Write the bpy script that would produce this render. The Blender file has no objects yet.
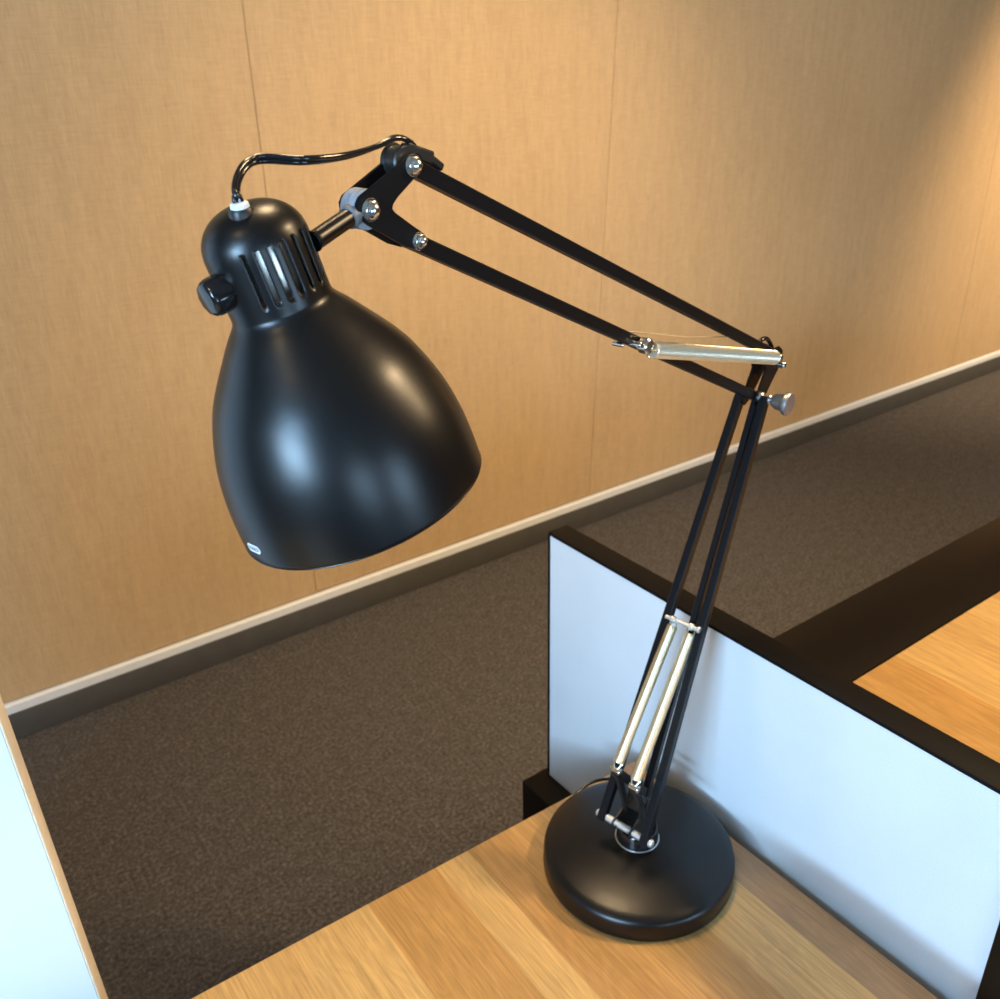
import bpy, bmesh, math, random
from mathutils import Vector, Matrix
random.seed(4)
PI = math.pi
col = bpy.context.scene.collection
sc = bpy.context.scene

# ------------------------------------------------------------------ materials
def new_mat(name):
    m = bpy.data.materials.new(name); m.use_nodes = True
    nt = m.node_tree; nt.nodes.clear()
    out = nt.nodes.new('ShaderNodeOutputMaterial'); b = nt.nodes.new('ShaderNodeBsdfPrincipled')
    nt.links.new(b.outputs[0], out.inputs[0])
    return m, nt, b

def N(nt, typ, **kw):
    n = nt.nodes.new(typ)
    for k, v in kw.items():
        if k.startswith('i_'):
            key = k[2:]
            n.inputs[int(key) if key.isdigit() else key].default_value = v
        else:
            setattr(n, k, v)
    return n

def ramp(nt, stops, interp='LINEAR'):
    r = nt.nodes.new('ShaderNodeValToRGB'); cr = r.color_ramp; cr.interpolation = interp
    while len(cr.elements) < len(stops): cr.elements.new(0.5)
    for e, (p, c) in zip(cr.elements, stops):
        e.position = p; e.color = (*c, 1) if len(c) == 3 else c
    return r

def plain(name, c, rough=.5, metal=0., noise=.0, nscale=60, bump=0., spec=.5, coat=0.):
    m, nt, b = new_mat(name)
    b.inputs['Roughness'].default_value = rough; b.inputs['Metallic'].default_value = metal
    b.inputs['Specular IOR Level'].default_value = spec
    b.inputs['Coat Weight'].default_value = coat
    b.inputs['Coat Roughness'].default_value = .08
    tc = N(nt, 'ShaderNodeTexCoord'); nz = N(nt, 'ShaderNodeTexNoise', i_Scale=nscale, i_Detail=4.)
    nt.links.new(tc.outputs['Object'], nz.inputs['Vector'])
    lo = tuple(max(0, x * (1 - noise)) for x in c); hi = tuple(x * (1 + noise) for x in c)
    r = ramp(nt, [(.3, lo), (.7, hi)]); nt.links.new(nz.outputs[0], r.inputs[0]); nt.links.new(r.outputs[0], b.inputs['Base Color'])
    if bump:
        bp = N(nt, 'ShaderNodeBump', i_Strength=bump, i_Distance=.0006)
        nt.links.new(nz.outputs[0], bp.inputs['Height']); nt.links.new(bp.outputs[0], b.inputs['Normal'])
    return m

M_black = plain('black_satin_paint', (.0020, .0020, .0024), .335, noise=.1, nscale=300, bump=.05, spec=.43)
M_bar = plain('black_bar_paint', (.0045, .0045, .0055), .40, noise=.1, nscale=200, spec=.2)
M_gloss = plain('black_glossy_plastic', (.010, .009, .009), .13, noise=.05)
M_rubber = plain('black_plastic', (.014, .013, .012), .42, noise=.1)
M_chrome = plain('bright_steel', (.78, .77, .74), .2, metal=1., noise=.06, nscale=150)
M_steel = plain('brushed_steel', (.55, .55, .55), .33, metal=1., noise=.1, nscale=150)
M_zinc = plain('grey_cast_metal', (.34, .36, .40), .5, metal=.2, noise=.12, nscale=180, bump=.15)
M_knob = plain('grey_knob_metal', (.30, .30, .31), .42, metal=.85, noise=.1, nscale=200)
M_white = plain('white_plastic', (.75, .77, .8), .4, noise=.02)
M_frame = plain('black_powder_coat', (.0050, .0040, .0034), .55, noise=.12, nscale=400, spec=.12)
M_dark = plain('dark_laminate', (.0085, .0055, .0035), .40, noise=.12, nscale=90, spec=.2)
M_ceil = plain('ceiling_paint', (.30, .27, .23), .9, noise=.03)
M_side = plain('side_wall_paint', (.13, .11, .09), .9, noise=.04)
M_base = plain('dark_vinyl_skirting', (.076, .072, .066), .5, noise=.08, nscale=20)
M_trim = plain('pale_metal_trim', (.76, .80, .84), .5, noise=.03, nscale=30)
M_panelw = plain('white_laminate', (.66, .73, .78), .45, noise=.015, nscale=6)
M_edge = plain('beige_edge_banding', (.78, .66, .48), .55, noise=.06, nscale=60)
M_sock = plain('lamp_socket_metal', (.62, .6, .55), .28, metal=.9, noise=.05)

def mat_spring(name, pitch_hint):
    return plain(name, (.97, .89, .68), .34, metal=1., noise=.05, nscale=400)
M_pin = plain('satin_steel_pin', (.86, .86, .84), .38, metal=.85, noise=.06, nscale=150)
M_spring = mat_spring('spring_steel', 0)

def mat_oak():
    m, nt, b = new_mat('oak_planks')
    tc = N(nt, 'ShaderNodeTexCoord'); sep = N(nt, 'ShaderNodeSeparateXYZ')
    geo = tc.outputs['Object']; nt.links.new(geo, sep.inputs[0])
    # plank tone by x (object space = world metres)
    mr = N(nt, 'ShaderNodeMapRange'); mr.inputs['From Min'].default_value = -1.0; mr.inputs['From Max'].default_value = 3.0
    nt.links.new(sep.outputs[0], mr.inputs['Value'])
    random.seed(11)
    tones = [(.55, .335, .122), (.50, .285, .096), (.60, .385, .150), (.52, .305, .108), (.57, .355, .135), (.485, .275, .098)]
    edges = [(.05, 0), (.120, 4), (.210, 2), (.300, 1), (.396, 2), (.440, 5), (.513, 3), (.598, 2), (.672, None)]
    stops = [(0.0, tones[0])]
    for x, k in edges:
        c = tones[k] if k is not None else (.39, .245, .125)
        stops.append(((x + 1) / 4, c))
    x = .86
    k = 3
    while x < 2.4 and len(stops) < 30:
        stops.append(((x + 1) / 4, tones[k % 6])); x += random.choice([.08, .095, .11]); k += random.choice([1, 2, 4])
    r = ramp(nt, stops, 'CONSTANT'); nt.links.new(mr.outputs[0], r.inputs[0])
    # grain stretched along y; per-plank offset from tone
    mp = N(nt, 'ShaderNodeMapping'); mp.inputs['Scale'].default_value = (1, .032, 1)
    nt.links.new(geo, mp.inputs[0])
    addv = N(nt, 'ShaderNodeVectorMath', operation='ADD'); nt.links.new(mp.outputs[0], addv.inputs[0]); nt.links.new(r.outputs[0], addv.inputs[1])
    fine = N(nt, 'ShaderNodeTexNoise', i_Scale=420., i_Detail=4., i_Roughness=.65); nt.links.new(addv.outputs[0], fine.inputs['Vector'])
    broad = N(nt, 'ShaderNodeTexNoise', i_Scale=48., i_Detail=3., i_Roughness=.55, i_Distortion=1.2); nt.links.new(addv.outputs[0], broad.inputs['Vector'])
    mp2 = N(nt, 'ShaderNodeMapping'); mp2.inputs['Scale'].default_value = (1, .22, 1); nt.links.new(geo, mp2.inputs[0])
    wave = N(nt, 'ShaderNodeTexNoise', i_Scale=16., i_Detail=2., i_Distortion=2.4); nt.links.new(mp2.outputs[0], wave.inputs['Vector'])
    rings = N(nt, 'ShaderNodeMath', operation='MULTIPLY', i_1=34.); nt.links.new(wave.outputs[0], rings.inputs[0])
    sn = N(nt, 'ShaderNodeMath', operation='SINE'); nt.links.new(rings.outputs[0], sn.inputs[0])
    s1 = N(nt, 'ShaderNodeMapRange'); s1.inputs['From Min'].default_value = .25; s1.inputs['From Max'].default_value = .75; s1.inputs['To Min'].default_value = .70; s1.inputs['To Max'].default_value = 1.20; nt.links.new(fine.outputs[0], s1.inputs['Value'])
    s2 = N(nt, 'ShaderNodeMapRange'); s2.inputs['From Min'].default_value = .3; s2.inputs['From Max'].default_value = .7; s2.inputs['To Min'].default_value = .88; s2.inputs['To Max'].default_value = 1.08; nt.links.new(broad.outputs[0], s2.inputs['Value'])
    s3 = N(nt, 'ShaderNodeMapRange'); s3.inputs['From Min'].default_value = -1; s3.inputs['From Max'].default_value = 1; s3.inputs['To Min'].default_value = .95; s3.inputs['To Max'].default_value = 1.04; nt.links.new(sn.outputs[0], s3.inputs['Value'])
    m1 = N(nt, 'ShaderNodeMath', operation='MULTIPLY'); nt.links.new(s1.outputs[0], m1.inputs[0]); nt.links.new(s2.outputs[0], m1.inputs[1])
    m2 = N(nt, 'ShaderNodeMath', operation='MULTIPLY'); nt.links.new(m1.outputs[0], m2.inputs[0]); nt.links.new(s3.outputs[0], m2.inputs[1])
    mul = N(nt, 'ShaderNodeVectorMath', operation='SCALE'); nt.links.new(r.outputs[0], mul.inputs[0]); nt.links.new(m2.outputs[0], mul.inputs['Scale'])
    nt.links.new(mul.outputs[0], b.inputs['Base Color'])
    b.inputs['Roughness'].default_value = .42
    b.inputs['Specular IOR Level'].default_value = .4
    bp = N(nt, 'ShaderNodeBump', i_Strength=.12, i_Distance=.0005); nt.links.new(fine.outputs[0], bp.inputs['Height']); nt.links.new(bp.outputs[0], b.inputs['Normal'])
    return m
M_oak = mat_oak()

def mat_linen():
    m, nt, b = new_mat('tan_linen_wallcovering')
    tc = N(nt, 'ShaderNodeTexCoord')
    def nz(scale, vec, det=3.):
        mp = N(nt, 'ShaderNodeMapping'); mp.inputs['Scale'].default_value = vec
        nt.links.new(tc.outputs['Object'], mp.inputs[0])
        n = N(nt, 'ShaderNodeTexNoise', i_Scale=scale, i_Detail=det, i_Roughness=.6); nt.links.new(mp.outputs[0], n.inputs['Vector']); return n
    warp = nz(330, (1, 1, .06)); weft = nz(330, (.05, 1, 1)); cloud = nz(2.2, (1, 1, .5)); slub = nz(40, (1, 1, .12)); 
    def mr(n, a, c):
        x = N(nt, 'ShaderNodeMapRange'); x.inputs['From Min'].default_value = .3; x.inputs['From Max'].default_value = .7
        x.inputs['To Min'].default_value = a; x.inputs['To Max'].default_value = c; nt.links.new(n.outputs[0], x.inputs['Value']); return x
    parts = [mr(warp, .90, 1.09), mr(weft, .93, 1.06), mr(cloud, .96, 1.04), mr(slub, .95, 1.05)]
    prev = parts[0].outputs[0]
    for p in parts[1:]:
        k = N(nt, 'ShaderNodeMath', operation='MULTIPLY'); nt.links.new(prev, k.inputs[0]); nt.links.new(p.outputs[0], k.inputs[1]); prev = k.outputs[0]
    rgb = N(nt, 'ShaderNodeRGB'); rgb.outputs[0].default_value = (.55, .385, .213, 1)
    sv = N(nt, 'ShaderNodeVectorMath', operation='SCALE'); nt.links.new(rgb.outputs[0], sv.inputs[0]); nt.links.new(prev, sv.inputs['Scale'])
    nt.links.new(sv.outputs[0], b.inputs['Base Color']); b.inputs['Roughness'].default_value = .85; b.inputs['Specular IOR Level'].default_value = .2
    bp = N(nt, 'ShaderNodeBump', i_Strength=.25, i_Distance=.0006); nt.links.new(prev, bp.inputs['Height']); nt.links.new(bp.outputs[0], b.inputs['Normal'])
    return m
M_linen = mat_linen()

def mat_carpet():
    m, nt, b = new_mat('brown_loop_carpet')
    tc = N(nt, 'ShaderNodeTexCoord')
    a = N(nt, 'ShaderNodeTexNoise', i_Scale=115., i_Detail=4., i_Roughness=.8); nt.links.new(tc.outputs['Object'], a.inputs['Vector'])
    c = N(nt, 'ShaderNodeTexNoise', i_Scale=28., i_Detail=3.); nt.links.new(tc.outputs['Object'], c.inputs['Vector'])
    r = ramp(nt, [(.25, (.018, .0172, .0178)), (.5, (.080, .0755, .077)), (.72, (.215, .204, .205))]); 
    mx = N(nt, 'ShaderNodeMath', operation='MULTIPLY_ADD', i_1=.12); nt.links.new(c.outputs[0], mx.inputs[0])
    k = N(nt, 'ShaderNodeMath', operation='MULTIPLY', i_1=.88); nt.links.new(a.outputs[0], k.inputs[0]); nt.links.new(k.outputs[0], mx.inputs[2])
    nt.links.new(mx.outputs[0], r.inputs[0]); nt.links.new(r.outputs[0], b.inputs['Base Color'])
    b.inputs['Roughness'].default_value = .95; b.inputs['Specular IOR Level'].default_value = .1
    bp = N(nt, 'ShaderNodeBump', i_Strength=.6, i_Distance=.004); nt.links.new(a.outputs[0], bp.inputs['Height']); nt.links.new(bp.outputs[0], b.inputs['Normal'])
    return m
M_carpet = mat_carpet()

def mat_fabric():
    m, nt, b = new_mat('pale_screen_fabric')
    tc = N(nt, 'ShaderNodeTexCoord')
    mp = N(nt, 'ShaderNodeMapping'); mp.inputs['Scale'].default_value = (1, 1, 2.4); nt.links.new(tc.outputs['Object'], mp.inputs[0])
    a = N(nt, 'ShaderNodeTexNoise', i_Scale=520., i_Detail=2.); nt.links.new(mp.outputs[0], a.inputs['Vector'])
    c = N(nt, 'ShaderNodeTexNoise', i_Scale=9., i_Detail=3.); nt.links.new(tc.outputs['Object'], c.inputs['Vector'])
    x = N(nt, 'ShaderNodeMath', operation='MULTIPLY_ADD', i_1=.35); nt.links.new(c.outputs[0], x.inputs[0])
    k = N(nt, 'ShaderNodeMath', operation='MULTIPLY', i_1=.65); nt.links.new(a.outputs[0], k.inputs[0]); nt.links.new(k.outputs[0], x.inputs[2])
    r = ramp(nt, [(.3, (.62, .65, .68)), (.7, (.72, .75, .78))]); nt.links.new(x.outputs[0], r.inputs[0]); nt.links.new(r.outputs[0], b.inputs['Base Color'])
    b.inputs['Roughness'].default_value = .9; b.inputs['Specular IOR Level'].default_value = .15
    bp = N(nt, 'ShaderNodeBump', i_Strength=.3, i_Distance=.0006); nt.links.new(a.outputs[0], bp.inputs['Height']); nt.links.new(bp.outputs[0], b.inputs['Normal'])
    return m
M_fabric = mat_fabric()

def emissive(name, c, s):
    m, nt, b = new_mat(name)
    b.inputs['Base Color'].default_value = (.2, .2, .2, 1); b.inputs['Emission Color'].default_value = (*c, 1); b.inputs['Emission Strength'].default_value = s
    return m
M_sky = emissive('daylit_window_glass', (.62, .8, 1.), 3.0)

# ------------------------------------------------------------------ mesh helpers
def link(name, bm, mat, parent=None, smooth=True, mats=None, ang=38):
    bmesh.ops.recalc_face_normals(bm, faces=bm.faces)
    me = bpy.data.meshes.new(name); bm.to_mesh(me); bm.free()
    o = bpy.data.objects.new(name, me); col.objects.link(o)
    for m in (mats or [mat]): me.materials.append(m)
    if smooth:
        for p in me.polygons: p.use_smooth = True
        try: me.set_sharp_from_angle(angle=math.radians(ang))
        except Exception: pass
    if parent: o.parent = parent
    return o

def tag(o, label=None, cat=None, group=None, kind=None):
    if label: o['label'] = label
    if cat: o['category'] = cat
    if group: o['group'] = group
    if kind: o['kind'] = kind
    return o

def add_box(bm, x0, x1, y0, y1, z0, z1, bev=0., mi=0, seg=2):
    r = bmesh.ops.create_cube(bm, size=1)
    vs = r['verts']
    for v in vs:
        v.co = Vector((x0 + (v.co.x + .5) * (x1 - x0), y0 + (v.co.y + .5) * (y1 - y0), z0 + (v.co.z + .5) * (z1 - z0)))
    fs = set(f for v in vs for f in v.link_faces)
    for f in fs: f.material_index = mi
    if bev:
        es = list(set(e for v in vs for e in v.link_edges))
        bmesh.ops.bevel(bm, geom=es, offset=bev, segments=seg, affect='EDGES', profile=.5)

def frame_of(d):
    d = Vector(d).normalized(); up = Vector((0, 0, 1)) if abs(d.z) < .95 else Vector((1, 0, 0))
    a = up.cross(d).normalized(); b = d.cross(a)
    return a, b, d

def add_bar(bm, p, q, wy, wz, bev=.001, side=None):
    """rectangular bar from p to q; wy = size across 'side', wz = the other"""
    p, q = Vector(p), Vector(q); d = (q - p); L = d.length; d.normalize()
    s = Vector(side or (0, 1, 0)); s = (s - d * s.dot(d)).normalized(); t = d.cross(s)
    r = bmesh.ops.create_cube(bm, size=1); vs = r['verts']
    for v in vs:
        c = v.co.copy(); v.co = p + d * ((c.x + .5) * L) + s * (c.y * wy) + t * (c.z * wz)
    if bev:
        bmesh.ops.bevel(bm, geom=list(set(e for v in vs for e in v.link_edges)), offset=bev, segments=1, affect='EDGES', profile=.5)

def add_lathe(bm, prof, p, d, seg=48, close=False):
    """prof = [(s, r)] along direction d from p"""
    a, b, d = frame_of(d); p = Vector(p); rings = []
    for s, r in prof:
        if r < 1e-6: rings.append([bm.verts.new(p + d * s)])
        else: rings.append([bm.verts.new(p + d * s + (a * math.cos(2 * PI * k / seg) + b * math.sin(2 * PI * k / seg)) * r) for k in range(seg)])
    for r0, r1 in zip(rings, rings[1:]):
        if len(r0) == 1 and len(r1) == 1: continue
        for k in range(seg):
            k2 = (k + 1) % seg
            if len(r0) == 1: bm.faces.new([r0[0], r1[k], r1[k2]])
            elif len(r1) == 1: bm.faces.new([r0[k], r1[0], r0[k2]])
            else: bm.faces.new([r0[k], r1[k], r1[k2], r0[k2]])
    return rings

def cyl_prof(L, r, b=.0006):
    return [(0, 0), (0, r - b), (b, r), (L - b, r), (L, r - b), (L, 0)]

def add_cyl(bm, p, q, r, b=.0006, seg=32):
    p, q = Vector(p), Vector(q); add_lathe(bm, cyl_prof((q - p).length, r, b), p, q - p, seg)

def catmull(pts, n=8):
    pts = [Vector(p) for p in pts]; P = [pts[0] * 2 - pts[1]] + pts + [pts[-1] * 2 - pts[-2]]; out = []
    for i in range(1, len(P) - 2):
        for k in range(n):
            t = k / n; a, b, c, d = P[i - 1], P[i], P[i + 1], P[i + 2]
            out.append(.5 * ((2 * b) + (c - a) * t + (2 * a - 5 * b + 4 * c - d) * t * t + (3 * b - a - 3 * c + d) * t ** 3))
    out.append(pts[-1]); return out

def add_tube(bm, pts, r, seg=12, cap=True):
    pts = [Vector(p) for p in pts]; rings = []
    t0 = (pts[1] - pts[0]).normalized(); a, b, _ = frame_of(t0)
    for i, p in enumerate(pts):
        t = (pts[min(i + 1, len(pts) - 1)] - pts[max(i - 1, 0)]).normalized()
        a = (a - t * a.dot(t)).normalized(); b = t.cross(a)
        rings.append([bm.verts.new(p + (a * math.cos(2 * PI * k / seg) + b * math.sin(2 * PI * k / seg)) * r) for k in range(seg)])
    for r0, r1 in zip(rings, rings[1:]):
        for k in range(seg):
            bm.faces.new([r0[k], r1[k], r1[(k + 1) % seg], r0[(k + 1) % seg]])
    if cap:
        bm.faces.new(rings[0][::-1]); bm.faces.new(rings[-1])

def add_coil(bm, p, q, R, wire, pitch, seg=14):
    p, q = Vector(p), Vector(q); a, b, d = frame_of(q - p); L = (q - p).length; n = int(L / pitch); pts = []
    for i in range(n * seg + 1):
        th = 2 * PI * i / seg; pts.append(p + d * (L * i / (n * seg)) + (a * math.cos(th) + b * math.sin(th)) * R)
    add_tube(bm, pts, wire, seg=6)

def add_plate(bm, poly, y0, y1, bev=.0008):
    """polygon in (x,z), extruded in y"""
    lo = [bm.verts.new((x, y0, z)) for x, z in poly]; hi = [bm.verts.new((x, y1, z)) for x, z in poly]
    n = len(poly)
    f1 = bm.faces.new(lo); f2 = bm.faces.new(hi[::-1])
    for k in range(n): bm.faces.new([lo[k], hi[k], hi[(k + 1) % n], lo[(k + 1) % n]])
    if bev:
        es = [e for e in set(list(f1.edges) + list(f2.edges))]
        bmesh.ops.bevel(bm, geom=es, offset=bev, segments=2, affect='EDGES')

def smooth_poly(pts, n=4):
    """closed catmull-rom"""
    m = len(pts); out = []
    for i in range(m):
        a, b, c, d = [Vector(pts[(i + k) % m]) for k in (-1, 0, 1, 2)]
        for k in range(n):
            t = k / n; out.append(tuple(.5 * ((2 * b) + (c - a) * t + (2 * a - 5 * b + 4 * c - d) * t * t + (3 * b - a - 3 * c + d) * t ** 3)))
    return out

def empty(name, loc, rz=0.):
    o = bpy.data.objects.new(name, None); o.empty_display_size = .05; o.location = loc; o.rotation_euler = (0, 0, rz); col.objects.link(o); return o

def boxobj(name, dims, mat, parent=None, bev=.002, smooth=True):
    bm = bmesh.new(); add_box(bm, *dims, bev=bev); return link(name, bm, mat, parent, smooth)

# ------------------------------------------------------------------ camera
R = ((.8086919, -.5878707, -.0206268), (-.2717495, -.3422673, -.8994472), (.5216988, .7329810, -.4365423))
CAM = Vector((0, 0, 1.63796))
cd = bpy.data.cameras.new('camera'); cam = bpy.data.objects.new('camera', cd); col.objects.link(cam)
mw = Matrix(((R[0][0], -R[1][0], -R[2][0], CAM.x), (R[0][1], -R[1][1], -R[2][1], CAM.y), (R[0][2], -R[1][2], -R[2][2], CAM.z), (0, 0, 0, 1)))
cam.matrix_world = mw
cd.sensor_width = 36; cd.lens = 36 * .91946; cd.clip_start = .02; cd.clip_end = 60
cd.dof.use_dof = True; cd.dof.focus_distance = .68; cd.dof.aperture_fstop = 13
sc.camera = cam

# ------------------------------------------------------------------ the room
XL, XR, YF, YB, ZC = -2.4, 8.0, -3.6, 2.37, 2.75
st = lambda o: tag(o, kind='structure')
st(boxobj('floor', (XL, XR, YF, YB + .1, -.1, 0), M_carpet, bev=0, smooth=False))
st(boxobj('ceiling', (XL, XR, YF, YB + .1, ZC, ZC + .1), M_ceil, bev=0, smooth=False))
# back wall: fabric panels butted with thin joints on a dark backing
bm = bmesh.new()
add_box(bm, XL, XR, YB + .008, YB + .1, 0, ZC)
seams = [(-1.45, 0), (-.24, 0), (.967, 0), (2.14, .042), (3.36, .0), (4.6, 0), (5.8, 0)]
xs = [XL] + [s for s, _ in seams] + [XR]; tl = [0] + [t for _, t in seams] + [0]
z0 = .118
for i in range(len(xs) - 1):
    g = .0006
    r = bmesh.ops.create_cube(bm, size=1)
    for v in r['verts']:
        zt = z0 + (v.co.z + .5) * (ZC - z0)
        xa = xs[i] + g + (tl[i] * (zt - 1.0)); xb = xs[i + 1] - g + (tl[i + 1] * (zt - 1.0))
        v.co = Vector((xa if v.co.x < 0 else xb, YB + (v.co.y + .5) * .009, zt))
    bmesh.ops.bevel(bm, geom=list(set(e for v in r['verts'] for e in v.link_edges)), offset=.0012, segments=2, affect='EDGES')
st(link('wall_back', bm, M_linen, smooth=False))
st(boxobj('baseboard_back', (XL, XR, YB - .012, YB + .008, 0, .084), M_base, bev=.003))
bm = bmesh.new()
add_plate(bm, [(0, 0), (0, 0)] and [(-.010, .0), (.008, .0), (.008, .028), (-.003, .028), (-.010, .023)], XL, XR, bev=.0)
for v in bm.verts: v.co = Vector((v.co.y, YB + v.co.x, .0845 + v.co.z))
st(link('trim_1', bm, M_trim, smooth=False))
# left wall with a high window opening
WY0, WY1, WZ0, WZ1 = -1.35, -.02, 1.08, 2.66
bm = bmesh.new()
for d in ((YF, WY0, 0, ZC), (WY1, YB, 0, ZC), (WY0, WY1, 0, WZ0), (WY0, WY1, WZ1, ZC)):
    add_box(bm, XL - .1, XL, *d)
st(link('wall_left', bm, M_side, smooth=False))
bm = bmesh.new()
for d in ((WY0, WY0 + .04, WZ0, WZ1), (WY1 - .04, WY1, WZ0, WZ1), (WY0, WY1, WZ0, WZ0 + .04), (WY0, WY1, WZ1 - .04, WZ1)):
    add_box(bm, XL - .07, XL - .02, *d, bev=.003)
st(link('window_1', bm, M_trim))
boxobj('glass', (XL - .06, XL - .055, WY0 + .04, WY1 - .04, WZ0 + .04, WZ1 - .04), M_sky, bpy.data.objects['window_1'], bev=0)
st(boxobj('wall_right', (XR, XR + .1, YF, YB, 0, ZC), M_side, bev=0, smooth=False))
# front wall with two windows
bm = bmesh.new(); wins = [(-1.45, -.05), (.75, 2.15)]; Z0, Z1 = .55, 1.75
for a, b_ in ((XL, -1.45), (-.05, .75), (2.15, XR)): add_box(bm, a, b_, YF - .1, YF, 0, ZC)
for a, b_ in wins: add_box(bm, a, b_, YF - .1, YF, 0, Z0); add_box(bm, a, b_, YF - .1, YF, Z1, ZC)
st(link('wall_front', bm, M_side, smooth=False))
for k, (a, b_) in enumerate(wins):
    bm = bmesh.new()
    for d in ((a, a + .05, Z0, Z1), (b_ - .05, b_, Z0, Z1), (a, b_, Z0, Z0 + .05), (a, b_, Z1 - .05, Z1)):
        add_box(bm, d[0], d[1], YF - .07, YF - .02, d[2], d[3], bev=.003)
    w = st(link('window_%d' % (k + 2), bm, M_trim))
    boxobj('glass', (a + .05, b_ - .05, YF - .06, YF - .055, Z0 + .05, Z1 - .05), M_sky, w, bev=0)

# ------------------------------------------------------------------ white board at the left
pn = empty('partition_panel', (.0135, .80, 0), math.radians(-16))
tag(pn, 'white laminate partition panel with a beige edge, at the left edge of the view', 'partition panel')
bd = boxobj('board', (-1.0, -.0022, 0, .026, 0, 1.75), M_panelw, pn, bev=.0008)
bm = bmesh.new(); add_box(bm, -.002, 0, 0, .026, 0, 1.75, bev=.0008)
o = link('edge_banding', bm, M_edge, pn); o['label'] = 'beige edge banding'
for q in (bd, o):
    for v in q.data.vertices:
        if v.co.x > -.5: v.co.x += (1.13 - v.co.z) * .024

# ------------------------------------------------------------------ desks
DX = .737
def desk(name, label, x0, x1, y0, y1, skew=False):
    e = empty(name, (0, 0, 0)); tag(e, label, 'desk')
    bm = bmesh.new(); add_box(bm, x0, x1, y0, y1, .704, .73, bev=.0012)
    if skew:
        for v in bm.verts:
            if v.co.y > (y0 + y1) / 2: v.co.y += (x1 - v.co.x) * .030 - .009
            if v.co.x > (x0 + x1) / 2: v.co.x += (.40 - v.co.y) * .011
    link('tabletop', bm, M_oak, e)
    bm = bmesh.new(); i = .06
    for a in ((x0 + i, x1 - i, y0 + i, y0 + i + .04), (x0 + i, x1 - i, y1 - i - .04, y1 - i), (x0 + i, x0 + i + .04, y0 + i, y1 - i), (x1 - i - .04, x1 - i, y0 + i, y1 - i)):
        add_box(bm, *a, .665, .704, bev=.001)
    link('frame', bm, M_frame, e)
    for xx in (x0 + i, x1 - i - .045):
        for yy in (y0 + i, y1 - i - .045):
            boxobj('leg', (xx, xx + .045, yy, yy + .045, 0, .6655), M_frame, e, bev=.002)
    return e
desk('desk', 'oak plank desk that the black lamp stands on', -.75, DX, -.08, .727, True)
desk('desk', 'oak plank desk behind the pale privacy screen', .80, 2.3, -.25, .641)

# low black cabinet behind the far desk
cb = empty('low_cabinet', (0, 0, 0)); tag(cb, 'low black cabinet running along the far edge of the desk behind the screen', 'cabinet')
boxobj('top', (.80, 3.1, .645, .797, .715, .729), M_dark, cb, bev=.001)
boxobj('body', (.81, 3.09, .652, .79, .0, .7155), M_frame, cb, bev=.001)
for k in range(3):
    x0 = .815 + k * .76
    dr = boxobj('door', (x0, x0 + .75, .789, .7935, .06, .705), M_frame, cb, bev=.001)
    boxobj('handle', (x0 + .02, x0 + .035, .793, .802, .40, .52), M_steel, dr, bev=.002)

# privacy screen
ps = empty('privacy_screen', (.745, .926, 0), math.radians(.75)); tag(ps, 'pale fabric privacy screen with a black top rail, between the two desks', 'privacy screen')
T, LY = .034, -.696
boxobj('fabric_panel', (0, T, LY, -.003, .549, 1.0035), M_fabric, ps, bev=.0015)
boxobj('top_rail', (-.0006, T + .001, LY - .04, 0, 1.0030, 1.0085), M_frame, ps, bev=.0008)
boxobj('end_strip', (-.0008, T + .001, -.0032, .001, .549, 1.0032), M_frame, ps, bev=.0004)
boxobj('end_post', (-.006, T + .004, LY - .045, LY, .0, 1.005), M_dark, ps, bev=.0015)
boxobj('base_panel', (-.045, T, -.98, .014, .0, .549), M_frame, ps, bev=.003)

# ------------------------------------------------------------------ the lamp
AZ = math.radians(12); BC = Vector((.61611, .5859, .73))
lamp = empty('desk_lamp', BC, AZ)
tag(lamp, 'black spring-arm desk lamp with bell shade and round base on the near oak desk', 'desk lamp')
Minv = (Matrix.Translation(BC) @ Matrix.Rotation(AZ, 4, 'Z')).inverted()
def L(p): return Minv @ Vector(p)
def Ld(d): return Minv.to_3x3() @ Vector(d)

# base
bm = bmesh.new()
add_lathe(bm, [(0, 0), (0, .1148), (.0012, .1162), (.004, .1170), (.0220, .1163), (.0258, .1152), (.0285, .1125), (.0315, .104), (.0355, .087), (.0390, .064), (.0420, .040), (.0438, .027), (.0438, 0)], (-.0035, -.001, 0), (0, 0, 1), 128)
base = link('base', bm, M_black, lamp)
HU = -.006
bm = bmesh.new()
add_lathe(bm, [(.0425, 0), (.0425, .0262), (.0440, .0270), (.0448, .0262), (.0448, .0255)], (HU, 0, 0), (0, 0, 1), 64)
o = link('collar', bm, M_steel, base); o['label'] = 'thin steel collar ring'
bm = bmesh.new()
add_lathe(bm, [(.044, 0), (.044, .0253), (.0600, .0245), (.0620, .0230), (.0622, 0)], (HU, 0, 0), (0, 0, 1), 64)
link('swivel_hub', bm, M_gloss, base)
# bracket on the hub
AU, AZZ = -.037, .082
bm = bmesh.new()
for w in (-.0125, .0125):
    add_plate(bm, [(-.043, .076), (-.036, .074), (-.020, .060), (.012, .060), (.016, .078), (.018, .112), (.009, .124), (-.004, .124), (-.010, .105), (-.018, .094), (-.036, .089), (-.043, .086)], w - .0012, w + .0012, bev=.0004)
add_box(bm, -.018, .010, -.013, .013, .0605, .0635, bev=.0005)
add_box(bm, -.012, .008, -.013, .013, .088, .091, bev=.0005)
link('bracket', bm, M_rubber, lamp)
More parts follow.
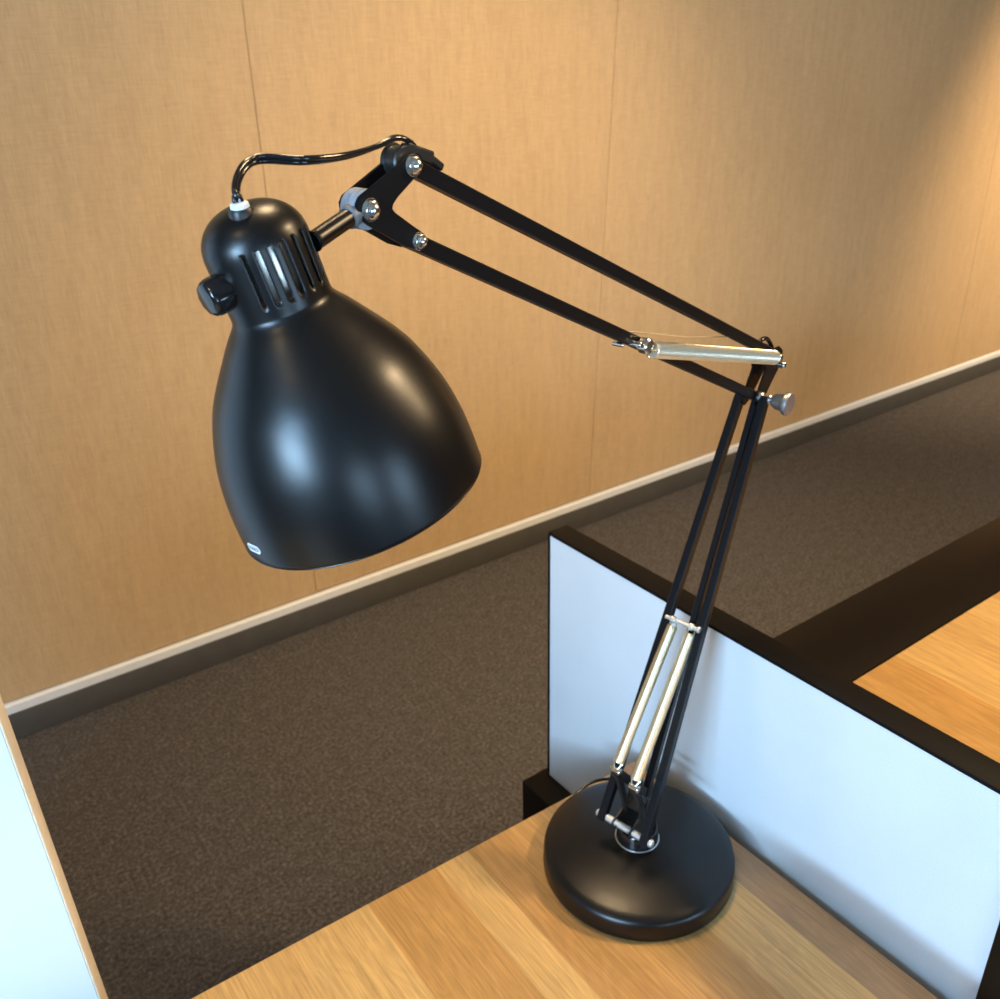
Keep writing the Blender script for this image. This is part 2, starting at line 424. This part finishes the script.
# spring arms of the bracket
bm = bmesh.new()
for w, (u, z) in ((.0125, (-.0410, .1640)), (-.0125, (-.0395, .1525))):
    add_bar(bm, (.002, w, .112), (u, w, z), .003, .011, .0008)
    add_bar(bm, (-.012, w, .085), (u + .004, w, z - .004), .003, .008, .0008)
link('spring_lever', bm, M_rubber, lamp)
# axle at foot with spacers
bm = bmesh.new(); add_cyl(bm, (AU, -.0385, AZZ), (AU, .0375, AZZ), .0020)
add_cyl(bm, (AU, -.0405, AZZ), (AU, -.0355, AZZ), .0048, .0012); add_cyl(bm, (AU, .0350, AZZ), (AU, .0385, AZZ), .0040, .001)
for a, b_ in ((-.0250, -.0105), (-.0085, .0075), (.0095, .0245)):
    add_cyl(bm, (AU, a, AZZ), (AU, b_, AZZ), .0043, .0006)
o = link('foot_axle', bm, M_pin, lamp); o['label'] = 'bright steel foot axle with spacers'

# lower arm bars
EU, EZ = .176, .5565
def bar(name, p, q, wy, wz, ext=.006, side=None):
    p, q = Vector(p), Vector(q); d = (q - p).normalized()
    bm = bmesh.new(); add_bar(bm, p - d * ext, q + d * ext, wy, wz, .0009, side); return link(name, bm, M_bar, lamp, ang=20)
bar('lower_arm_bar', (AU, .0300, AZZ), (EU, .0138, EZ), .0098, .0108)
bar('lower_arm_bar', (AU, -.0300, AZZ), (EU + .0015, -.0145, EZ), .0092, .0105)
bar('lower_arm_bar', (-.011, -.0110, .1210), (.1780, -.0050, .5540), .0080, .0095, .002)
# mid cross rod holding springs
RU, RZ = .0621, .3190
bm = bmesh.new(); add_cyl(bm, (RU, -.0235, RZ), (RU, .0215, RZ), .0024)
for w in (-.0125, .0115): add_cyl(bm, (RU, w - .003, RZ), (RU, w + .003, RZ), .0042, .001)
add_cyl(bm, (RU, -.0235, RZ), (RU, -.0205, RZ), .004, .001)
link('spring_rod', bm, M_pin, lamp)
def spring(p, q, Rr, core=True):
    p, q = Vector(p), Vector(q); d = (q - p).normalized()
    bm = bmesh.new(); add_coil(bm, p + d * .006, q - d * .006, Rr - .0006, .00068, .00135)
    add_lathe(bm, [(0, 0), (0, Rr - .0011), ((q - p).length - .014, Rr - .0011), ((q - p).length - .014, 0)], p + d * .007, d, 20)
    for c, s in ((p, 1), (q, -1)):
        a, b_, _ = frame_of(d)
        pts = [c + d * (s * (.006)) + a * (Rr * .7 * math.cos(t) ) * 1.0 + d * (-s * .007 * math.sin(t)) for t in [PI * k / 10 for k in range(11)]]
        add_tube(bm, pts, .0008, 8)
    return link('spring', bm, M_spring, lamp)
spring((RU + .003, .0115, RZ - .004), (-.0410, .0115, .1690), .0064)
spring((RU + .003, -.0125, RZ - .004), (-.0400, -.0125, .1570), .0064)
for w, (u, z) in ((.0125, (-.0412, .1655)), (-.0125, (-.0402, .1538))):
    bm = bmesh.new(); add_cyl(bm, (u, w - .006, z), (u, w + .006, z), .0030, .0008); add_cyl(bm, (u, w - .0075, z), (u, w - .005, z), .0046, .0012)
    link('spring_bolt', bm, M_chrome, lamp)

# elbow plates, axle, knob
bm = bmesh.new()
ep = [(.168, .556), (.176, .548), (.187, .553), (.216, .582), (.2245, .592), (.224, .603), (.214, .610), (.196, .610), (.178, .612), (.177, .602), (.184, .596), (.187, .589)]
for w in (-.0075, .0075): add_plate(bm, ep, w - .0011, w + .0011, bev=.0004)
link('elbow_plate', bm, M_bar, lamp)
bm = bmesh.new(); add_cyl(bm, (EU + .004, -.0300, EZ + .003), (EU + .004, .0190, EZ + .003), .0030)
add_cyl(bm, (EU + .004, -.0085 - .004, EZ + .003), (EU + .004, -.0050, EZ + .003), .0064, .001)
add_cyl(bm, (EU + .004, -.0225, EZ + .003), (EU + .004, -.0185, EZ + .003), .0058, .0015)
link('elbow_axle', bm, M_steel, lamp)
bm = bmesh.new()
add_lathe(bm, [(0, 0), (0, .0052), (.002, .0074), (.005, .0088), (.0100, .0092), (.0130, .0104), (.0150, .0126), (.0165, .0130), (.0190, .0128), (.0205, .0114), (.021, 0)], (EU + .004, -.0235, EZ + .003), (0, -1, 0), 40)
o = link('tension_knob', bm, M_knob, lamp); o['label'] = 'grey metal tension knob'
bm = bmesh.new(); add_cyl(bm, (.2160, -.0170, .5890), (.2160, .0100, .5890), .0040, .0012)
link('elbow_bolt', bm, M_chrome, lamp)

# upper arm bars
bar('upper_arm_bar', (-.3240, -.0042, .8490), (.2050, 0, .6045), .0100, .0102, .004)
bar('upper_arm_bar', (-.3225, -.0042, .8030), (.1790, 0, .5605), .0100, .0102, .004)
spring((-.0600, -.0145, .6720), (.1975, -.0145, .6020), .0078)
bm = bmesh.new()
add_cyl(bm, (-.0740, -.0175, .6795), (-.0740, .006, .6795), .0026)
add_cyl(bm, (-.0620, -.0185, .6755), (-.0620, -.0085, .6755), .0072, .0015)
add_bar(bm, (-.0760, -.0135, .6800), (-.0600, -.0135, .6750), .0026, .0055, .0006)
add_cyl(bm, (-.0840, -.0060, .6795), (-.0840, .0065, .6795), .0020, .001)
link('spring_clip', bm, M_chrome, lamp)
bm = bmesh.new(); add_cyl(bm, (.1980, -.0190, .6020), (.1980, .004, .6020), .0030); add_cyl(bm, (.1980, -.0200, .6020), (.1980, -.0170, .6020), .0045, .001)
link('spring_bolt', bm, M_chrome, lamp)
bm = bmesh.new(); add_tube(bm, [(-.105, .004, .6965), (-.05, .004, .682), (.03, .002, .660), (.12, .0, .640)], .0005, 6)
link('tension_wire', bm, M_spring, lamp)

# head joint plates
pl = [(-.3250, .8547), (-.3675, .8348), (-.3703, .8310), (-.3700, .8260), (-.3672, .8215), (-.3617, .8177), (-.3351, .8020), (-.3244, .7982), (-.3180, .7995), (-.3165, .8040), (-.3205, .8090), (-.3415, .8226), (-.3435, .8252), (-.3425, .8281), (-.3380, .8315), (-.3215, .8417), (-.3160, .8470), (-.3160, .8520), (-.3195, .8552)]
for w in (-.0115, .0032):
    bm = bmesh.new(); add_plate(bm, pl, w - .0011, w + .0011, bev=.0004); link('joint_plate', bm, M_bar, lamp)
def bolt(u, z, r, w=-.0126, h=.0055):
    bm = bmesh.new()
    rings = add_lathe(bm, [(0, 0), (0, r * 1.02), (h * .45, r * 1.02), (h * .5, r * .92), (h * .75, r * .80), (h, r * .45), (h * 1.05, 0)], (u, w, z), (0, -1, 0), 6)
    add_cyl(bm, (u, w - .0008, z), (u, w + .0004, z), r * 1.22, .0003)
    add_cyl(bm, (u, w, z), (u, .0068, z), r * .45)
    return link('bolt', bm, M_chrome, lamp, smooth=True)
bolt(-.3601, .8267, .0056); bolt(-.3240, .8482, .0054); bolt(-.3229, .8034, .0046)
# cable guide drum and clip
bm = bmesh.new()
add_lathe(bm, [(0, 0), (0, .0098), (.0015, .0108), (.003, .0092), (.0105, .0088), (.012, .0098), (.0135, .0090), (.0135, 0)], (-.3255, .0046, .8500), (0, -1, 0), 36)
add_bar(bm, (-.3230, -.004, .8570), (-.3020, -.004, .8500), .0095, .0080, .0012)
add_bar(bm, (-.3060, -.004, .8518), (-.2930, -.004, .8435), .0080, .0050, .0012)
link('cable_guide', bm, M_rubber, lamp)

# ---- shade
KS = .9495
top = CAM + (Vector((.19880, .53276, 1.56830)) - CAM) * KS
ax = Vector((.2579, -.0861, -.9623)).normalized()
tL, aL = L(top), Ld(ax)
camL = L(CAM)
f0 = camL - (tL + aL * .05); fdir = (f0 - aL * f0.dot(aL)).normalized()      # radial direction facing the viewer side
rdir = fdir.cross(aL).normalized()
if Ld((1, 0, 0)).dot(rdir) < 0: rdir = -rdir                                      # towards the arm
def rad(deg): a = math.radians(deg); return fdir * math.cos(a) + rdir * math.sin(a)   # +: towards the arm
prof = [(0.0045, 0.0), (.0049, .0060), (.0062, .0125), (.0085, .0185), (.0118, .0235), (.0160, .0275), (.0210, .0303), (.0260, .0316), (.0310, .0320), (.0400, .0319), (.0520, .0318), (.0640, .0317), (.0680, .0321), (.0715, .0342), (.0767, .0388), (.0830, .0438), (.0911, .0498), (.1000, .0564), (.1100, .0631), (.1200, .0684), (.1343, .0742), (.1500, .0791), (.1650, .0821), (.1800, .0838), (.1950, .0845), (.2050, .0846)]
pv = [Vector((s, r, 0)) for s, r in prof]
pc = [(v.x * KS, max(0, v.y) * KS) for v in catmull(pv, 4)]; pc[0] = (0, 0)
SEG = 180
bm = bmesh.new(); rings = []
for s, r in pc:
    if r < 1e-5: rings.append([bm.verts.new(tL + aL * s)]); continue
    rings.append([bm.verts.new(tL + aL * s + rad(360 * k / SEG) * r) for k in range(SEG)])
slots = [(-18 + 14.5 * k) for k in range(8)]
def in_slot(s, k):
    if not (.0275 * KS < s < .0590 * KS): return False
    ang = (360 * (k + .5) / SEG + 180) % 360 - 180
    for c in slots:
        if abs(ang - c) <= 2.6: return True
        if abs(-ang - c - 216) < 0: return True
    ang2 = (ang + 180 + 180) % 360 - 180
    return any(abs(ang2 - c) <= 2.6 for c in slots if c > -20)
for i in range(len(rings) - 1):
    r0, r1 = rings[i], rings[i + 1]; sm = (pc[i][0] + pc[i + 1][0]) / 2
    for k in range(SEG):
        k2 = (k + 1) % SEG
        if len(r0) == 1: bm.faces.new([r0[0], r1[k], r1[k2]]); continue
        if in_slot(sm, k): continue
        bm.faces.new([r0[k], r1[k], r1[k2], r0[k2]])
shade = link('lamp_shade', bm, M_black, lamp)
sm_ = shade.modifiers.new('thickness', 'SOLIDIFY'); sm_.thickness = .0011; sm_.offset = -1
# inner white lining seen from below and the socket and bulb
bm = bmesh.new()
add_lathe(bm, [(.010, 0), (.010, .0165), (.014, .0190), (.060, .0190), (.064, .0165), (.064, 0)], tL, aL, 48)
o = link('bulb_socket', bm, M_sock, lamp); o['label'] = 'pale metal bulb socket behind the slots'
bm = bmesh.new()
add_lathe(bm, [(.062, 0), (.062, .0125), (.072, .0135), (.085, .020), (.100, .0285), (.115, .0300), (.128, .0255), (.138, .0145), (.1415, 0)], tL, aL, 40)
link('bulb', bm, M_white, lamp)
# rolled rim
bm = bmesh.new(); rr = pc[-1][1]; rs = pc[-1][0]
pts = [tL + aL * rs + rad(360 * k / 96) * (rr - .0004) for k in range(96)]
vr = []
for k in range(96):
    c = pts[k]; o_ = rad(360 * k / 96)
    vr.append([bm.verts.new(c + (o_ * math.cos(2 * PI * j / 8) + aL * math.sin(2 * PI * j / 8)) * .0006) for j in range(8)])
for k in range(96):
    for j in range(8): bm.faces.new([vr[k][j], vr[(k + 1) % 96][j], vr[(k + 1) % 96][(j + 1) % 8], vr[k][(j + 1) % 8]])
link('rim_bead', bm, M_black, shade)
# switch knob
kd = rad(-62); kp = tL + aL * (.0450 * KS) + kd * .0203
bm = bmesh.new()
add_lathe(bm, [(0, 0), (0, .0088), (.004, .0096), (.0060, .0110), (.0165, .0108), (.0200, .0098), (.0214, .0080), (.0216, 0)], kp, kd, 10)
o = link('switch_knob', bm, M_gloss, lamp)
bv = o.modifiers.new('b', 'BEVEL'); bv.width = .0009; bv.segments = 2; bv.limit_method = 'ANGLE'; bv.angle_limit = math.radians(25)
# grommet on the crown
gd = (-aL * 1.0 - rdir * .30 - fdir * .05).normalized()
gp = L(CAM + (Vector((0, 0, 0))))
def on_view(px, py, dist):
    v = Vector(((px - 500) / 919.4638, (py - 499.5) / 919.4638, 1))
    w = Vector((R[0][0] * v.x + R[1][0] * v.y + R[2][0] * v.z, R[0][1] * v.x + R[1][1] * v.y + R[2][1] * v.z, R[0][2] * v.x + R[1][2] * v.y + R[2][2] * v.z)).normalized()
    return L(CAM + w * dist)
def surf_hit(px, py, lift=.0):
    """point of the shade surface on a view ray, with its normal"""
    o_ = camL; d = (on_view(px, py, 1.0) - camL).normalized()
    t = .30; prev = None
    while t < .8:
        X = o_ + d * t - tL; s = X.dot(aL); rho = (X - aL * s).length
        if 0 < s < pc[-1][0]:
            for (s0, r0), (s1, r1) in zip(pc, pc[1:]):
                if s0 <= s <= s1:
                    rr_ = r0 + (r1 - r0) * (s - s0) / max(1e-9, s1 - s0)
                    if rho < rr_ and s > pc[0][0]:
                        e = (X - aL * s).normalized(); sl = (r1 - r0) / max(1e-9, s1 - s0)
                        return o_ + d * t, (e - aL * sl).normalized(), e
        t += .0002
    return None
gp, gn, ge = surf_hit(241, 211.5)
gd = (gn * .55 + Vector((-.05, 0, 1))).normalized()
bm = bmesh.new(); add_lathe(bm, [(-.004, 0), (-.004, .0068), (.0010, .0068), (.0022, .0060), (.0022, 0)], gp, gd, 28)
g = link('cable_grommet', bm, M_rubber, lamp)
bm = bmesh.new(); add_lathe(bm, [(.0020, 0), (.0020, .0052), (.0042, .0050), (.0050, .0040), (.0050, 0)], gp, gd, 28)
o = link('grommet_insert', bm, M_trim, g); o['label'] = 'white plastic insert'
# stem and clamp
cl = Vector((-.3601, -.0042, .8267))
sd_target = tL + aL * (.0380 * KS) + rad(80) * (.0300)
dstem = (sd_target - cl).normalized()
bm = bmesh.new(); add_cyl(bm, cl + dstem * .0110, sd_target, .0056, .0006)
ln = (sd_target - cl).length
add_lathe(bm, [(0, .0056), (.0030, .0057), (.0045, .0059), (.0052, .0062), (.0052, 0)], sd_target - dstem * .0055, dstem, 28)
link('stem', bm, M_black, lamp)
bm = bmesh.new()
for w0, w1 in ((-.0102, -.0045), (-.0039, .0020)):
    add_cyl(bm, (cl.x, w0, cl.z), (cl.x, w1, cl.z), .0118, .0010, 40)
    sgn = (w0 + w1) / 2; dd = Vector((dstem.x, 0, dstem.z)).normalized()
    add_cyl(bm, Vector((cl.x, -.0042, cl.z)) + dstem * .004, cl + dstem * .0140, .0070, .0010, 28)
link('swivel_clamp', bm, M_zinc, lamp)

# badge: small white oval plate near the rim with dark lettering
h_ = surf_hit(254, 548.5)
if h_:
    P0, nn, e = h_; tx = aL.cross(e).normalized()
    if tx.dot(rdir) < 0: tx = -tx
    ty = nn.cross(tx).normalized()
    if ty.dot(aL) > 0: ty = -ty
    # curve the plate around the shade radius
    rs_ = (P0 - tL - aL * (P0 - tL).dot(aL)).length
    def wrap(x, y, lift):
        a = x / rs_
        c = P0 - e * rs_
        return c + (e * math.cos(a) + tx * math.sin(a)) * (rs_ + lift) + ty * y
    bm = bmesh.new(); W, H = .0072, .0029; n = 40; lo, hi = [], []
    for k in range(n):
        a = 2 * PI * k / n; cx, cy = math.cos(a), math.sin(a)
        x = (W - H) * (1 if cx > 0 else -1) + H * cx; y = H * cy
        lo.append(bm.verts.new(wrap(x, y, -.0002))); hi.append(bm.verts.new(wrap(x, y, .0004)))
    bm.faces.new(hi)
    for k in range(n): bm.faces.new([lo[k], hi[k], hi[(k + 1) % n], lo[(k + 1) % n]])
    badge = link('badge', bm, M_white, shade, smooth=False); badge['label'] = 'small white oval maker badge near the rim'
    cu = bpy.data.curves.new('t', 'FONT'); cu.body = 'LUXO'; cu.size = .0040; cu.align_x = 'CENTER'; cu.align_y = 'CENTER'; cu.extrude = 0.00005; cu.space_character = 1.15
    to = bpy.data.objects.new('t', cu); col.objects.link(to)
    dg = bpy.context.evaluated_depsgraph_get(); me = bpy.data.meshes.new_from_object(to.evaluated_get(dg))
    for v in me.vertices: v.co = wrap(v.co.x, v.co.y, .00046 + v.co.z)
    col.objects.unlink(to); bpy.data.objects.remove(to)
    me.materials.clear(); me.materials.append(M_rubber)
    lo_ = bpy.data.objects.new('lettering', me); col.objects.link(lo_); lo_.parent = badge

# cable: twin lead from the crown to the arm, along the upper bar, a loop at the elbow, and out behind the base
g0 = gp + gd * .003
D0 = (gp - camL).length
cpts = [g0] + [on_view(px, py, D0 + k * .0075) for k, (px, py) in enumerate([(236, 192), (238, 178), (246, 165), (262, 158.5)])] + [(-.3974, -.003, .8570), (-.3691, -.003, .8567), (-.3462, -.004, .8598), (-.3320, -.004, .8635), (-.3230, -.004, .8630), (-.3150, -.004, .8590)]
for side in (1, -1):
    pass
path = catmull(cpts, 8)
bm = bmesh.new()
for s_ in (-1, 1):
    off = []
    for i, p in enumerate(path):
        tw = .9 + i * .035
        t = (path[min(i + 1, len(path) - 1)] - path[max(i - 1, 0)]).normalized()
        a, b_, _ = frame_of(t)
        off.append(p + (a * math.cos(tw) + b_ * math.sin(tw)) * (.00145 * s_))
    add_tube(bm, off, .00165, 10)
link('cable', bm, M_gloss, lamp)
bm = bmesh.new()
add_tube(bm, catmull([(.150, -.002, .6300), (.1780, .002, .6150), (.1900, .002, .6210), (.2020, .001, .6190), (.2130, .000, .6070), (.2190, .0, .5930), (.2080, .0, .5730)], 8), .0024, 12)
link('cable', bm, M_gloss, lamp)
bm = bmesh.new()
bl = [L((.700, .662, .736)), L((.688, .690, .740)), L((.6700, .7040, .743)), L((.650, .7120, .7425)), L((.632, .7140, .7380)), L((.612, .712, .7325)), L((.600, .700, .7325))]
add_tube(bm, catmull(bl, 6), .0022, 12)
link('cable', bm, M_gloss, lamp)

# ------------------------------------------------------------------ added unseen blocker on the desk, shaped to shade the foot of the screen
def add_blocker():
    bm = bmesh.new(); ys = [-.06, -.05, -.02, .03, .08, .13, .18, .24, .30, .35, .375, .385]
    hs = [.03, .11, .140, .146, .148, .147, .148, .148, .146, .134, .105, .03]; rows = []
    for y, h in zip(ys, hs):
        row = []
        for k in range(17):
            a = PI * k / 16; x = .345 - .072 * math.cos(a); z = .7305 + h * (math.sin(a) ** .45)
            row.append(bm.verts.new((x, y, z)))
        rows.append(row)
    for r0, r1 in zip(rows, rows[1:]):
        for k in range(16): bm.faces.new([r0[k], r1[k], r1[k + 1], r0[k + 1]])
    bm.faces.new(rows[0]); bm.faces.new(rows[-1][::-1])
    for r0, r1 in zip(rows, rows[1:]): bm.faces.new([r0[0], r0[-1], r1[-1], r1[0]])
    return bm
blocker = empty('shadow_blocker', (.345, .16, .7305)); tag(blocker, 'unseen black blocker on the near oak desk, added to shade the foot of the screen', 'blocker')
def blocker_part(name, bm, mat):
    bmesh.ops.translate(bm, verts=bm.verts, vec=(-.345, -.16, -.7305)); return link(name, bm, mat, blocker)
blocker_part('body', add_blocker(), M_rubber)
bm = bmesh.new()
for yy in (.02, .30): add_box(bm, .272, .277, yy - .012, yy + .012, .78, .83, bev=.001)
add_tube(bm, catmull([(.272, .02, .80), (.245, .04, .785), (.225, .10, .740), (.215, .16, .7355), (.225, .22, .740), (.245, .28, .785), (.272, .30, .80)], 8), .0045, 12)
blocker_part('blocker_strap', bm, M_frame)
bm = bmesh.new(); add_tube(bm, [(.345, y, .7305 + .148) for y in (.0, .08, .16, .24, .30)], .0015, 8)
o = blocker_part('zip', bm, M_steel); o['label'] = 'metal zip on the added blocker'

# ------------------------------------------------------------------ lights
def area(name, loc, target, sx, sy, power, color, spread=None):
    l = bpy.data.lights.new(name, 'AREA'); l.shape = 'RECTANGLE'; l.size = sx; l.size_y = sy; l.energy = power; l.color = color
    if spread: l.spread = spread
    o = bpy.data.objects.new(name, l); col.objects.link(o); o.location = loc
    o.rotation_euler = (Vector(target) - Vector(loc)).to_track_quat('-Z', 'Y').to_euler(); return o
def spot(name, loc, target, power, color, size, blend=.6, r=.04):
    l = bpy.data.lights.new(name, 'SPOT'); l.energy = power; l.color = color; l.spot_size = math.radians(size); l.spot_blend = blend; l.shadow_soft_size = r
    o = bpy.data.objects.new(name, l); col.objects.link(o); o.location = loc
    o.rotation_euler = (Vector(target) - Vector(loc)).to_track_quat('-Z', 'Y').to_euler(); return o
COOL = (.44, .71, 1.0); WARM = (1.0, .71, .40)
area('daylight_low', (XL + .03, -.50, 1.58), (.7, .45, .86), 1.25, .13, 150, COOL)
area('daylight_tall', (XL + .02, -.68, 2.15), (.7, .45, 1.2), 1.1, .9, 74, (.36, .65, 1.0))
area('downlight', (.62, 1.0, 2.70), (.55, .7, 0), .30, .30, 21, WARM)
area('downlight', (1.95, -.25, 2.70), (1.7, -.1, 0), .28, .28, 66, WARM)
area('downlight', (3.3, -.75, 2.70), (3.2, -.5, 0), .28, .28, 60, WARM)
area('daylight_front', (-.75, YF + .02, 1.15), (-.2, 1, 1.1), 1.3, 1.1, 46, COOL)
area('daylight_front', (1.45, YF + .02, 1.15), (.6, 1, 1.1), 1.3, 1.2, 62, COOL)
spot('downlight', (-.9, .2, 2.70), (-.6, .5, 0), 18, WARM, 120, 1., .06)
spot('downlight', (3.9, -.3, 2.70), (3.9, 0, 0), 70, WARM, 120, 1., .06)
spot('wall_washer', (1.65, .75, 2.72), (1.65, 2.37, .60), 200, WARM, 78, 1., .06)
spot('wall_washer', (5.35, .9, 2.72), (5.35, 2.37, 1.0), 620, WARM, 75, 1., .06)
spot('wall_washer', (-1.6, .9, 2.72), (-1.5, 2.37, .9), 60, WARM, 75, 1., .06)

w = bpy.data.worlds.new('world'); sc.world = w; w.use_nodes = True
w.node_tree.nodes['Background'].inputs[0].default_value = (.75, .85, 1, 1); w.node_tree.nodes['Background'].inputs[1].default_value = .3

sc.view_settings.view_transform = 'Standard'; sc.view_settings.look = 'None'; sc.view_settings.gamma = 1; sc.view_settings.use_curve_mapping = False
sc.view_settings.exposure = -0.22
sc.cycles.use_denoising = True
sc.cycles.max_bounces = 8
